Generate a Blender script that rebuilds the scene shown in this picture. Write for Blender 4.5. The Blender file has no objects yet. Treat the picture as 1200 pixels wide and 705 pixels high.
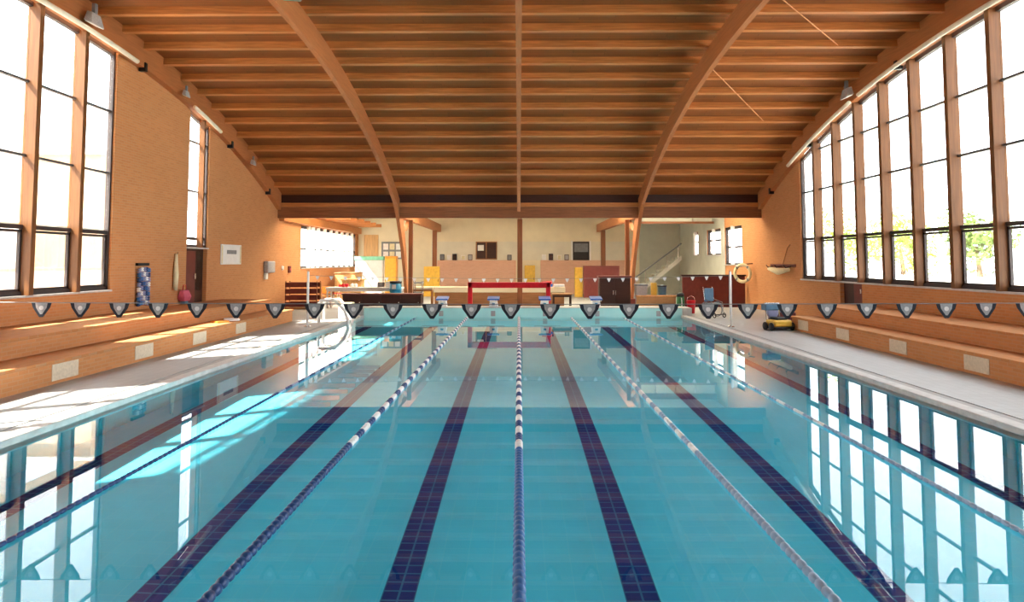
import bpy, bmesh, math, random
from mathutils import Vector, Matrix
random.seed(7)
S = bpy.context.scene
COL = S.collection
PI = math.pi

# ------------------------------------------------------------------ materials
def nd(nt, t, **kw):
    n = nt.nodes.new(t)
    for k, v in kw.items(): setattr(n, k, v)
    return n
def base_mat(name):
    m = bpy.data.materials.new(name); m.use_nodes = True
    nt = m.node_tree
    return m, nt, nt.nodes['Principled BSDF']
def c4(c): return (c[0], c[1], c[2], 1.0)
def plain(name, col, rough=.6, metal=0.0, var=.12, scale=6.0, stretch=(1, 1, 1), bump=0.0, spec=.4):
    """a procedural surface: base colour broken up by noise"""
    m, nt, b = base_mat(name)
    tc = nd(nt, 'ShaderNodeTexCoord'); mp = nd(nt, 'ShaderNodeMapping')
    mp.inputs['Scale'].default_value = stretch
    nz = nd(nt, 'ShaderNodeTexNoise'); nz.inputs['Scale'].default_value = scale; nz.inputs['Detail'].default_value = 5
    cr = nd(nt, 'ShaderNodeValToRGB')
    cr.color_ramp.elements[0].position = .3; cr.color_ramp.elements[1].position = .7
    cr.color_ramp.elements[0].color = c4([max(0, x*(1-var)) for x in col])
    cr.color_ramp.elements[1].color = c4([min(1, x*(1+var)) for x in col])
    L = nt.links.new
    L(tc.outputs['Object'], mp.inputs['Vector']); L(mp.outputs['Vector'], nz.inputs['Vector'])
    L(nz.outputs['Fac'], cr.inputs['Fac']); L(cr.outputs['Color'], b.inputs['Base Color'])
    b.inputs['Roughness'].default_value = rough; b.inputs['Metallic'].default_value = metal
    b.inputs['Specular IOR Level'].default_value = spec
    if bump:
        bp = nd(nt, 'ShaderNodeBump'); bp.inputs['Strength'].default_value = bump; bp.inputs['Distance'].default_value = .02
        L(nz.outputs['Fac'], bp.inputs['Height']); L(bp.outputs['Normal'], b.inputs['Normal'])
    return m
def bricky(name, c1, c2, mortar, w, h, axes='YZ', msize=.012, rough=.85, offset=.5, bump=.3, spec=.2, bias=0.0):
    m, nt, b = base_mat(name); L = nt.links.new
    tc = nd(nt, 'ShaderNodeTexCoord'); sp = nd(nt, 'ShaderNodeSeparateXYZ'); cb = nd(nt, 'ShaderNodeCombineXYZ')
    L(tc.outputs['Object'], sp.inputs[0]); L(sp.outputs[axes[0]], cb.inputs['X']); L(sp.outputs[axes[1]], cb.inputs['Y'])
    br = nd(nt, 'ShaderNodeTexBrick'); br.offset = offset
    br.inputs['Scale'].default_value = 1; br.inputs['Brick Width'].default_value = w; br.inputs['Row Height'].default_value = h
    br.inputs['Mortar Size'].default_value = msize; br.inputs['Mortar Smooth'].default_value = .2; br.inputs['Bias'].default_value = bias
    br.inputs['Color1'].default_value = c4(c1); br.inputs['Color2'].default_value = c4(c2); br.inputs['Mortar'].default_value = c4(mortar)
    L(cb.outputs[0], br.inputs['Vector'])
    nz = nd(nt, 'ShaderNodeTexNoise'); nz.inputs['Scale'].default_value = .7; nz.inputs['Detail'].default_value = 4
    L(tc.outputs['Object'], nz.inputs['Vector'])
    mx = nd(nt, 'ShaderNodeMix', data_type='RGBA', blend_type='MULTIPLY')
    cr = nd(nt, 'ShaderNodeValToRGB'); cr.color_ramp.elements[0].color = (.86, .84, .82, 1); cr.color_ramp.elements[1].color = (1, 1, 1, 1)
    L(nz.outputs['Fac'], cr.inputs['Fac']); mx.inputs['Factor'].default_value = 1
    L(br.outputs['Color'], mx.inputs['A']); L(cr.outputs['Color'], mx.inputs['B']); L(mx.outputs['Result'], b.inputs['Base Color'])
    b.inputs['Roughness'].default_value = rough; b.inputs['Specular IOR Level'].default_value = spec
    if bump:
        bp = nd(nt, 'ShaderNodeBump'); bp.inputs['Strength'].default_value = bump; bp.inputs['Distance'].default_value = .01; bp.invert = True
        L(br.outputs['Fac'], bp.inputs['Height']); L(bp.outputs['Normal'], b.inputs['Normal'])
    return m
def wood(name, col, axis='X', var=.22, rough=.5, spec=.35):
    st = {'X': (.6, 9, 9), 'Y': (9, .6, 9), 'Z': (9, 9, .6)}[axis]
    return plain(name, col, rough, 0, var, 2.2, st, .08, spec)

M = {}
M['brick'] = bricky('orange_brick', (.62, .275, .108), (.555, .237, .09), (.57, .295, .145), .25, .075, 'YZ')
M['brick_x'] = bricky('orange_brick_across', (.56, .26, .115), (.49, .22, .095), (.50, .27, .14), .25, .075, 'XZ')
M['pinkbrick'] = bricky('pinkish_brick', (.80, .47, .33), (.74, .42, .29), (.76, .5, .38), .25, .075, 'XZ')
M['tread'] = bricky('brick_tread', (.58, .26, .10), (.51, .22, .082), (.50, .27, .14), .12, .25, 'XY')
M['deckboard'] = bricky('ceiling_boards', (.30, .10, .027), (.25, .08, .02), (.12, .04, .014), 2.6, .14, 'XY', .006, .6, .37, .2, .3)  # darker than the purlins: the shade between them is put into the colour
M['purlin'] = wood('purlin_wood', (.53, .205, .063), 'X')
M['glulam'] = wood('glulam_wood', (.42, .155, .055), 'Y', .12)
M['post'] = wood('post_wood', (.24, .085, .032), 'Z')
M['mullion'] = wood('window_wood', (.165, .062, .016), 'Z')
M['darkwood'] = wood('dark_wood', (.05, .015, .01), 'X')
M['midwood'] = wood('mid_wood', (.36, .16, .06), 'X')
M['beamwood'] = wood('header_wood', (.27, .10, .042), 'X')
M['tanwood'] = wood('tan_wood', (.62, .36, .15), 'Z')
M['deck'] = bricky('deck_tiles', (.43, .445, .45), (.40, .415, .42), (.32, .33, .33), .2, .2, 'XY', .006, .45, 0, .1, .5)
M['coping'] = plain('coping_stone', (.52, .51, .49), .5)
M['gutter'] = plain('gutter_grate', (.36, .35, .34), .6)
M['pooltile'] = bricky('pool_tiles', (.155, .76, .95), (.135, .735, .93), (.185, .77, .94), .25, .25, 'XY', .006, .5, 0, 0)
M['poolwall'] = bricky('pool_wall_tiles', (.14, .66, .74), (.12, .63, .71), (.2, .67, .74), .25, .25, 'YZ', .006, .5, 0, 0)
M['endwall'] = bricky('end_wall_tiles', (.56, .95, .93), (.53, .92, .90), (.62, .95, .93), .25, .13, 'XZ', .006, .35, 0, 0)
M['navytile'] = bricky('navy_line_tiles', (.003, .026, .19), (.004, .036, .23), (.035, .19, .36), .15, .15, 'XY', .011, .5, 0, 0)
M['cream'] = plain('cream_paint', (.80, .70, .50), .8, 0, .05, 1.5)
M['cream_low'] = plain('pale_grey_paint', (.74, .69, .56), .8, 0, .05, 1.5)
M['white'] = plain('white_paint', (.82, .81, .78), .45, 0, .04)
M['offwhite'] = plain('off_white_plaster', (.72, .70, .62), .8, 0, .05, 1.5)
M['greygreen'] = plain('grey_green_plaster', (.55, .56, .47), .8, 0, .06, 1.5)
M['pipe'] = plain('pale_duct', (.80, .74, .60), .4, 0, .06)
M['frame_dark'] = plain('dark_window_frame', (.045, .03, .028), .5)
M['barmetal'] = plain('grey_glazing_bar', (.10, .10, .105), .45, .3)
M['steel'] = plain('stainless_steel', (.75, .75, .74), .22, .9, .03)
M['whitemetal'] = plain('white_enamel', (.84, .80, .76), .35)
M['black'] = plain('black_plastic', (.012, .012, .014), .45)
M['charcoal'] = plain('charcoal_cloth', (.022, .024, .035), .8)
M['greycloth'] = plain('grey_cloth', (.42, .40, .40), .8, 0, .15, 30)
M['whitecloth'] = plain('white_cloth', (.85, .80, .78), .8)
M['blue'] = plain('blue_plastic', (.02, .12, .50), .35)
M['ropeblue'] = plain('rope_blue', (.05, .16, .40), .4)
M['ropenavy'] = plain('rope_navy', (.02, .065, .20), .4)
M['ropepale'] = plain('rope_pale_blue', (.30, .42, .58), .4)
M['ropewhite'] = plain('rope_white', (.86, .86, .85), .4)
M['cyanblue'] = plain('cyan_blue_plastic', (.03, .25, .42), .35)
M['steelblue'] = plain('steel_blue_plastic', (.10, .20, .30), .4)
M['red'] = plain('red_paint', (.62, .01, .022), .4)
M['maroon'] = plain('maroon_paint', (.16, .028, .022), .5)
M['green'] = plain('green_plastic', (.03, .16, .05), .5)
M['mint'] = plain('mint_green', (.22, .60, .42), .5)
M['yellow'] = plain('yellow_plastic', (.72, .44, .06), .4)
M['orange'] = plain('orange_plastic', (.80, .33, .04), .4)
M['pink'] = plain('pink_cloth', (.60, .12, .18), .8)
M['paleyellow'] = plain('pale_yellow_cloth', (.75, .66, .42), .8)
M['lilac'] = plain('lilac_blue', (.25, .28, .46), .5)
M['greymid'] = plain('mid_grey', (.22, .23, .24), .5)
M['stone'] = plain('pale_vent', (.66, .56, .42), .7, 0, .1, 20)
M['asphalt'] = plain('outside_ground', (.55, .53, .47), .9, 0, .1, .6)
M['render'] = plain('building_render', (.88, .86, .82), .9, 0, .05, .8)
M['tanrender'] = plain('tan_render', (.66, .50, .34), .9, 0, .08, .8)
M['winglass'] = plain('house_window', (.20, .22, .24), .2)
M['leaf'] = plain('tree_leaves', (.30, .40, .07), .7, 0, .4, 1.3)
M['leafd'] = plain('tree_leaves_dark', (.17, .26, .07), .7, 0, .4, 1.3)
M['bark'] = plain('bark', (.16, .11, .07), .9, 0, .3, 9)

def make_glass():
    m = bpy.data.materials.new('window_glass'); m.use_nodes = True; nt = m.node_tree; nt.nodes.clear(); L = nt.links.new
    o = nd(nt, 'ShaderNodeOutputMaterial'); mx = nd(nt, 'ShaderNodeMixShader'); tr = nd(nt, 'ShaderNodeBsdfTransparent'); gl = nd(nt, 'ShaderNodeBsdfGlossy')
    gl.inputs['Roughness'].default_value = .02; tr.inputs['Color'].default_value = (.97, .985, .98, 1)
    fr = nd(nt, 'ShaderNodeFresnel'); fr.inputs['IOR'].default_value = 1.3
    mm = nd(nt, 'ShaderNodeMath', operation='MULTIPLY'); mm.inputs[1].default_value = .5
    L(fr.outputs[0], mm.inputs[0]); L(mm.outputs[0], mx.inputs[0]); L(tr.outputs[0], mx.inputs[1]); L(gl.outputs[0], mx.inputs[2]); L(mx.outputs[0], o.inputs['Surface'])
    return m
M['glass'] = make_glass()
def make_opal():
    m = bpy.data.materials.new('opal_glass'); m.use_nodes = True; nt = m.node_tree; nt.nodes.clear(); L = nt.links.new
    o = nd(nt, 'ShaderNodeOutputMaterial'); a = nd(nt, 'ShaderNodeBsdfTranslucent'); a.inputs['Color'].default_value = (.75, .71, .62, 1); L(a.outputs[0], o.inputs['Surface'])
    return m
M['opal'] = make_opal()
def make_water():
    m = bpy.data.materials.new('pool_water'); m.use_nodes = True; nt = m.node_tree; nt.nodes.clear(); L = nt.links.new
    o = nd(nt, 'ShaderNodeOutputMaterial'); mx = nd(nt, 'ShaderNodeMixShader'); rf = nd(nt, 'ShaderNodeBsdfRefraction'); gl = nd(nt, 'ShaderNodeBsdfGlossy')
    rf.inputs['IOR'].default_value = 1.33; rf.inputs['Roughness'].default_value = 0; rf.inputs['Color'].default_value = (.78, .975, .995, 1)
    gl.inputs['Roughness'].default_value = 0; gl.inputs['Color'].default_value = (1, 1, 1, 1)
    fr = nd(nt, 'ShaderNodeFresnel'); fr.inputs['IOR'].default_value = 1.33
    L(fr.outputs[0], mx.inputs[0]); L(rf.outputs[0], mx.inputs[1]); L(gl.outputs[0], mx.inputs[2]); L(mx.outputs[0], o.inputs['Surface'])
    return m
M['water'] = make_water()

# ------------------------------------------------------------------ mesh helpers
class MB:
    def __init__(s): s.v = []; s.f = []
    def quad_grid(s, rows):                       # rows: list of equal-length point lists
        n0 = len(s.v); k = len(rows[0])
        for r in rows: s.v += [tuple(p) for p in r]
        for i in range(len(rows)-1):
            for j in range(k-1):
                a = n0+i*k+j; s.f.append((a, a+1, a+k+1, a+k))
        return s
    def box(s, a, b):
        x0, x1 = sorted((a[0], b[0])); y0, y1 = sorted((a[1], b[1])); z0, z1 = sorted((a[2], b[2])); n = len(s.v)
        s.v += [(x0,y0,z0),(x1,y0,z0),(x1,y1,z0),(x0,y1,z0),(x0,y0,z1),(x1,y0,z1),(x1,y1,z1),(x0,y1,z1)]
        s.f += [(n+i for i in q) for q in ((0,3,2,1),(4,5,6,7),(0,1,5,4),(1,2,6,5),(2,3,7,6),(3,0,4,7))]
        s.f = [tuple(q) for q in s.f]
        return s
    def loft(s, rings, caps=True, close=True):
        n0 = len(s.v); k = len(rings[0])
        for r in rings: s.v += [tuple(p) for p in r]
        for i in range(len(rings)-1):
            for j in range(k if close else k-1):
                a = n0+i*k+j; b = n0+i*k+(j+1) % k
                s.f.append((a, b, b+k, a+k))
        if caps:
            s.f.append(tuple(n0+j for j in reversed(range(k)))); s.f.append(tuple(n0+(len(rings)-1)*k+j for j in range(k)))
        return s
    def prism(s, poly, axis, a, b):               # poly in the two other axes, extruded a..b
        def P(u, v, w): return {'X': (w, u, v), 'Y': (u, w, v), 'Z': (u, v, w)}[axis]
        return s.loft([[P(u, v, a) for u, v in poly], [P(u, v, b) for u, v in poly]])
    def tube(s, path, r, n=8):
        path = [Vector(p) for p in path]; rings = []
        for i, p in enumerate(path):
            t = (path[min(i+1, len(path)-1)] - path[max(i-1, 0)]).normalized()
            up = Vector((0, 0, 1)) if abs(t.z) < .9 else Vector((1, 0, 0))
            u = t.cross(up).normalized(); w = u.cross(t)
            rr = r[i] if isinstance(r, (list, tuple)) else r
            rings.append([p + u*math.cos(2*PI*k/n)*rr + w*math.sin(2*PI*k/n)*rr for k in range(n)])
        return s.loft(rings)
    def bar(s, p, q, w, h):                       # rectangular bar p->q, w sideways, h up
        p, q = Vector(p), Vector(q); t = (q-p).normalized()
        up = Vector((0, 0, 1)) if abs(t.z) < .95 else Vector((0, 1, 0))
        u = t.cross(up).normalized()*w/2; k = u.cross(t).normalized()*h/2
        return s.loft([[e+u+k, e-u+k, e-u-k, e+u-k] for e in (p, q)])
    def lathe(s, prof, c=(0, 0, 0), axis='Z', n=14):
        rings = []
        for r, h in prof:
            ring = []
            for k in range(n):
                a = 2*PI*k/n; x, y = r*math.cos(a), r*math.sin(a)
                p = {'Z': (x, y, h), 'Y': (y, h, x), 'X': (h, x, y)}[axis]
                ring.append((c[0]+p[0], c[1]+p[1], c[2]+p[2]))
            rings.append(ring)
        return s.loft(rings)
    def torus(s, c, R, r, axis='X', n=24, k=10):
        rings = []
        for i in range(n+1):
            a = 2*PI*i/n; ring = []
            for j in range(k):
                b = 2*PI*j/k; q = R + r*math.cos(b); h = r*math.sin(b)
                p = {'X': (h, q*math.cos(a), q*math.sin(a)), 'Y': (q*math.cos(a), h, q*math.sin(a)), 'Z': (q*math.cos(a), q*math.sin(a), h)}[axis]
                ring.append((c[0]+p[0], c[1]+p[1], c[2]+p[2]))
            rings.append(ring)
        return s.loft(rings, caps=False)
    def build(s, name, mat, parent=None, bevel=0.0, smooth=False):
        me = bpy.data.meshes.new(name); me.from_pydata(s.v, [], s.f); me.update()
        bm = bmesh.new(); bm.from_mesh(me); bmesh.ops.recalc_face_normals(bm, faces=bm.faces); bm.to_mesh(me); bm.free()
        me.materials.append(M[mat] if isinstance(mat, str) else mat)
        if smooth:
            for p in me.polygons: p.use_smooth = True
        o = bpy.data.objects.new(name, me); COL.objects.link(o)
        if parent: o.parent = parent
        if bevel:
            b = o.modifiers.new('bevel', 'BEVEL'); b.width = bevel; b.segments = 2; b.limit_method = 'ANGLE'
        return o
def tag(o, label, cat, group=None):
    o['label'] = label; o['category'] = cat
    if group: o['group'] = group
    return o
def thing(name, label, cat, loc=(0, 0, 0), rz=0, group=None):
    o = bpy.data.objects.new(name, None); COL.objects.link(o); o.location = loc; o.rotation_euler = (0, 0, rz)
    o.empty_display_size = .1
    return tag(o, label, cat, group)
def struct(o): o['kind'] = 'structure'; return o
def copy_tree(o, parent=None):
    c = o.copy(); COL.objects.link(c)
    if parent: c.parent = parent
    for ch in list(o.children): copy_tree(ch, c)
    return c
def B(a, b): return MB().box(a, b)

# ------------------------------------------------------------------ main measures (metres, water at z = 0)
YF = 48.5                      # far wall
WX = 11.15                     # side walls
PL, PR = -6.40, 6.68           # pool edges
Y0, Y1 = 3.4, 29.1             # pool ends
DK = .08                       # deck level
EW = .39                       # raised end wall
DEPTH = 1.5
YC = 13.5
def zs(y): return 8.09 - .00437*abs(y-YC)**2.3          # soffit of the arches
YA, YB = -5.0, 32.05            # springing lines
RIBS = (-WX, -5.575, 0.0, 5.575, WX)
def ys(a, b, step=.6):
    n = max(1, int(math.ceil((b-a)/step))); return [a+(b-a)*i/n for i in range(n+1)]
def vault_slab(mb, x0, x1, y0, y1, lo, hi, step=.6):      # bar that follows the vault, lo/hi functions of y
    return mb.loft([[(x0, y, lo(y)), (x1, y, lo(y)), (x1, y, hi(y)), (x0, y, hi(y))] for y in ys(y0, y1, step)])

# ------------------------------------------------------------------ setting: floor, pool, walls
fl = MB()
fl.box((-WX-.1, YA-.3, -.3), (PL-.45, YF+.2, DK))
fl.box((PR+.45, YA-.3, -.3), (WX+.1, YF+.2, DK))
fl.box((PL-.45, YA-.3, -.3), (PR+.45, Y0-.9, DK))
fl.box((PL-.45, Y1+1.1, -.3), (PR+.45, YF+.2, DK))
floor = struct(fl.build('floor', 'deck'))
for x0, x1 in ((PL-.45, PL-.25), (PR+.25, PR+.45)):
    B((x0, Y0-.9, -.3), (x1, Y1+1.1, DK-.012)).build('gutter', 'gutter', floor)
for x0, x1 in ((PL-.25, PL), (PR, PR+.25)):
    B((x0, Y0-.9, -.3), (x1, Y1, DK+.01)).build('coping', 'coping', floor, .015)

basin = MB()
basin.box((PL-.24, Y0-.24, -DEPTH-.2), (PR+.24, Y1+.24, -DEPTH))
basin = struct(basin.build('pool_basin', 'pooltile'))
B((PL-.24, Y0-.2, -DEPTH), (PL, Y1+.2, -.02)).build('side_wall', 'poolwall', basin)
B((PR, Y0-.2, -DEPTH), (PR+.24, Y1+.2, -.02)).build('side_wall', 'poolwall', basin)
LS = 2.15
LANES = [-5.68, -3.215, -1.065, 1.085, 3.235, 5.76]
for x in LANES:
    mb = MB().box((-.15, 5.4, -DEPTH), (.15, 27.1, -DEPTH+.004)); mb.box((-.5, 26.8, -DEPTH), (.5, 27.1, -DEPTH+.0045))
    mb.build('lane_marking', 'navytile', basin).location.x = x

far = struct(B((PL-.02, Y1, -DEPTH), (PR+.06, Y1+1.1, EW)).build('wall_pool_end', 'endwall', None, .02))
B((PR+.06, Y1-.02, -.3), (PR+.45, Y1+1.1, EW)).build('end_pier', 'coping', far, .02)
B((PL-.45, Y1-.02, -.3), (PL-.02, Y1+1.1, EW)).build('end_pier', 'coping', far, .02)
B((PL-.02, Y1-.03, EW-.01), (PR+.06, Y1+1.1, EW+.012)).build('capping', 'coping', far, .008)
for x in LANES[1:6]:
    B((x-.09, Y1-.012, .05), (x+.09, Y1, .27)).build('touch_plate', 'greycloth', far, .004)
near = struct(B((PL-.45, Y0-.9, -DEPTH), (PR+.45, Y0, EW)).build('wall_pool_near', 'endwall', None, .02))

w = MB().quad_grid([[(x, y, 0) for x in (PL, PR)] for y in (Y0, Y1)])
water = w.build('pool_water', 'water'); water['kind'] = 'stuff'
if water.data.polygons[0].normal.z < 0: water.data.flip_normals()
tag(water, 'still turquoise water filling the swimming pool', 'water')

# side walls
top = lambda y: zs(y) + .95
SILL = 1.60
def wall_side(name, s, solids, opens, base=DK):
    """solids: full-height stretches; opens: (y0, y1, sill) with masonry only below the sill"""
    mb = MB(); x0, x1 = s*WX, s*(WX+.22)
    for a, b in solids:
        if b <= YB: vault_slab(mb, x0, x1, a, b, lambda y: base-.3, top, .5)
        else: mb.box((x0, a, base-.3), (x1, b, 5.55))
    for a, b, z in opens: mb.box((x0, a, base-.3), (x1, b, z))
    return struct(mb.build(name, 'brick'))
# left wall: big three-bay windows between brick piers, a narrow window over a door, the annexe window strip
wl = wall_side('wall_left', -1, [(YA, 1.3), (2.8, 5.2), (10.2, 14.07), (19.05, 23.4), (24.95, YB), (YB, 35.72), (47.85, YF+.2)],
               [(1.3, 2.8, SILL), (5.2, 10.2, SILL-.06), (14.07, 19.05, SILL-.06), (35.72, 47.85, 1.97)])
B((-WX, 35.72, 4.14), (-WX-.22, 47.85, 5.55)).build('lintel', 'brick', wl)
RB = [27.77, 26.2, 24.57, 22.95, 21.33, 19.65, 17.97, 16.3, 14.62, 12.94, 11.26, 9.58, 7.9, 6.22, 4.55, 2.87, 1.19, -.43]
wr = wall_side('wall_right', 1, [(YA, -.43), (27.77, YB), (YB, 35.07), (38.0, 38.65), (41.57, 43.5), (44.7, YF+.2)],
               [(-.43, 22.95, SILL+.02), (24.5, 27.77, SILL+.02), (35.07, 38.0, 2.14), (38.65, 41.57, 2.68), (43.5, 44.7, 2.68)])
B((WX, 35.07, 4.12), (WX+.22, 44.7, 5.55)).build('lintel', 'brick', wr)
for a, b, z0, z1 in ((38.0, 38.65, DK, 5.5), (38.65, 41.57, DK, 2.63), (41.57, 43.5, DK, 5.5), (43.5, 44.7, DK, 2.63), (44.7, YF-.05, DK, 5.5), (38.65, 41.57, 4.14, 5.5), (43.5, 44.7, 4.14, 5.5)):
    B((WX-.03, a, z0), (WX-.001, b, z1)).build('plaster', 'greygreen', wr)
# brick behind the low dark door on the right side
wall_back = struct(B((-WX-.42, YA-.35, -.2), (WX+.42, YA, 5.4)).build('wall_back', 'brick_x'))

wf = struct(B((-WX, YF, -.2), (WX, YF+.3, 5.55)).build('wall_far', 'cream'))
B((-6.05, YF-.02, 2.38), (8.25, YF, 3.67)).build('lower_paint', 'cream_low', wf)
B((-5.63, YF-.16, DK), (-.2, YF-.001, 2.38)).build('brick_dado', 'pinkbrick', wf)
B((1.5, YF-.16, DK), (8.0, YF-.001, 2.38)).build('brick_dado', 'pinkbrick', wf)
B((8.33, YF-.03, DK), (WX-.04, YF-.001, 5.5)).build('grey_panel', 'greygreen', wf)
B((-10.75, YF-.05, 2.6), (-9.75, YF-.001, 4.14)).build('timber_panel', 'tanwood', wf)

# vault
ceil = MB(); vault_slab(ceil, -WX-.3, WX+.3, YA-.2, YB+.2, lambda y: zs(y)+.95, lambda y: zs(y)+1.08, .5)
ceil = struct(ceil.build('ceiling', 'deckboard'))
hid = MB()
y = 31.12; rows = []
while y > -4:
    rows.append(y); y -= 1.137 if y < 28.1 else 1.03
for y in rows:
    for i in range(4):
        xa, xb = RIBS[i]+.002, RIBS[i+1]-.002
        if i == 0: xa = -WX+.2
        if i == 3: xb = WX-.2
        z0, z1 = zs(y)+.74, zs(y)+.97
        # purlins lean with the slope of the roof
        t = math.atan2(zs(y+.05)-zs(y-.05), .1)
        c = Vector((0, y, (z0+z1)/2)); a = Vector((0, math.cos(t), math.sin(t)))*.075; b = Vector((0, -math.sin(t), math.cos(t)))*.115
        ring = lambda x: [(x, *(c+q)[1:]) for q in (-a-b, a-b, a+b, -a+b)]
        mb = hid if y < 13.5 else MB()
        mb.loft([ring(xa), ring(xb)])
        if y >= 13.5: mb.build('purlin', 'purlin', ceil)
o = hid.build('purlin', 'purlin', ceil); o['kind'] = 'stuff'
ca = MB()
for a, b in (((-WX-.22, YB+.1), (WX+.22, 33.0)), ((-WX-.22, 37.2), (WX+.22, YF+.3)), ((-WX-.22, 33.0), (-9.7, 37.2)), ((9.7, 33.0), (WX+.22, 37.2))): ca.box((a[0], a[1], 5.55), (b[0], b[1], 5.7))
ca = struct(ca.build('ceiling_annexe', 'offwhite'))
B((-9.7, 33.0, 5.65), (9.7, 37.2, 5.67)).build('added_rooflight', 'opal', ca)  # opening and opal pane added out of view to brighten the annexe

# arches
names = {-WX: 'curved timber roof arch running along the left brick wall', -5.575: 'curved timber roof arch left of the middle, sloping to a floor foot',
         0.0: 'straight looking timber roof arch over the centre lane', 5.575: 'curved timber roof arch right of the middle, sloping to a floor foot',
         WX: 'curved timber roof arch running along the right window wall'}
for x in RIBS:
    r = thing('roof_arch', names[x], 'roof arch', (x, 0, 0))
    mb = MB(); wdt = .075
    if abs(x) > 9:
        s = 1 if x > 0 else -1
        vault_slab(mb, -s*.20, -s*.001, YA, YB, lambda y: zs(y)+.2, lambda y: zs(y)+.95, .5)
        mb.build('beam', 'glulam', r)
        for yy in (14.3, 20.1, 26.4, 30.5):
            B((-s*.24, yy-.07, zs(yy)+.1), (-s*.04, yy+.07, zs(yy)+.36)).build('bracket', 'black', r, .01)
    elif x == 0:
        vault_slab(mb, -wdt, wdt, YA, YB-.25, lambda y: zs(y)-.02, lambda y: zs(y)+.74, .5)
        mb.build('beam', 'glulam', r)
    else:
        pts = [(yy, zs(yy)) for yy in ys(YA, 31.4, .5)]
        prof = [(yy, z+.1, z+.74) for yy, z in pts]
        rings = [[(-wdt, yy, a), (wdt, yy, a), (wdt, yy, b), (-wdt, yy, b)] for yy, a, b in prof]
        # the leg below the springing: a tapering curve down to the foot
        leg = [((31.99, 4.38), (32.2, 5.17)), ((32.69, 3.65), (33.29, 4.3)), ((33.45, 2.79), (34.04, 3.11)), ((34.15, 1.76), (34.62, 1.95)), ((34.69, 0.46), (35.02, 0.53))]
        for (a, b) in leg: rings.append([(-wdt, a[0], a[1]), (wdt, a[0], a[1]), (wdt, b[0], b[1]), (-wdt, b[0], b[1])])
        mb.loft(rings); mb.build('beam', 'glulam', r)
        B((-.16, 34.5, DK), (.16, 35.2, .47)).build('foot', 'maroon', r, .02)

# header and annexe frame
hb = thing('header_beam', 'wide dark timber header beam across the far end of the vault', 'beam', (0, 32.17, 0))
B((-WX+.01, -.02, 4.30), (WX-.01, .12, 4.81)).build('beam', 'beamwood', hb, .01)
B((-WX+.01, -.10, 4.81), (WX-.01, .12, 5.0)).build('lip', 'purlin', hb, .01)
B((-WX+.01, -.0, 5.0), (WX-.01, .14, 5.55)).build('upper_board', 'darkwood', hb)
def post(x, yy, h, wd, label, z=DK):
    t = thing('timber_post', label, 'post', (x, yy, z))
    B((-wd/2, -wd/2, .0), (wd/2, wd/2, h-z)).build('shaft', 'post', t, .012)
    B((-wd/2-.04, -wd/2-.04, 0), (wd/2+.04, wd/2+.04, .12)).build('shoe', 'black', t, .01)
post(-5.24, 33.93, 4.32, .2, 'dark timber post beside the foot of the left arch')
post(5.24, 33.93, 4.32, .2, 'dark timber post beside the foot of the right arch')
post(0.05, 33.5, 4.32, .24, 'dark timber post at the centre, just behind the red goal')
t = thing('cross_beam', 'short timber beam joining the centre post to the header beam', 'beam', (.05, 32.3, 4.33))
B((-.1, 0, 0), (.1, 1.4, .4)).build('beam', 'glulam', t, .01)
post(-5.52, 45.9, 4.32, .28, 'brown timber post before the cream far wall, left of the red goal')
post(5.52, 45.9, 4.32, .28, 'brown timber post before the cream far wall, beside the black door')
for x, l in ((-5.52, 'timber beam running back from the left arch foot to the far wall'), (5.52, 'timber beam running back from the right arch foot to the far wall')):
    t = thing('cross_beam', l, 'beam', (x, 32.31, 4.33))
    B((-.13, 0, 0), (.13, YF-32.33, .52)).build('beam', 'glulam', t, .01)
    MB().prism([(1.4, -.55), (1.6, -.55), (2.9, .02), (2.5, .02)], 'X', -.08, .08).build('knee_brace', 'glulam', t)
t = thing('wall_plate', 'orange timber wall plate above the far left window strip', 'beam', (-WX, 32.4, 4.19))
B((.001, 0, 0), (.24, 16.0, .4)).build('beam', 'purlin', t, .01)
for i in range(9):
    B((.05, (.5+i*1.75), .4), (1.9, .64+i*1.75, .62)).build('joist', 'purlin', t, .01)

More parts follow.
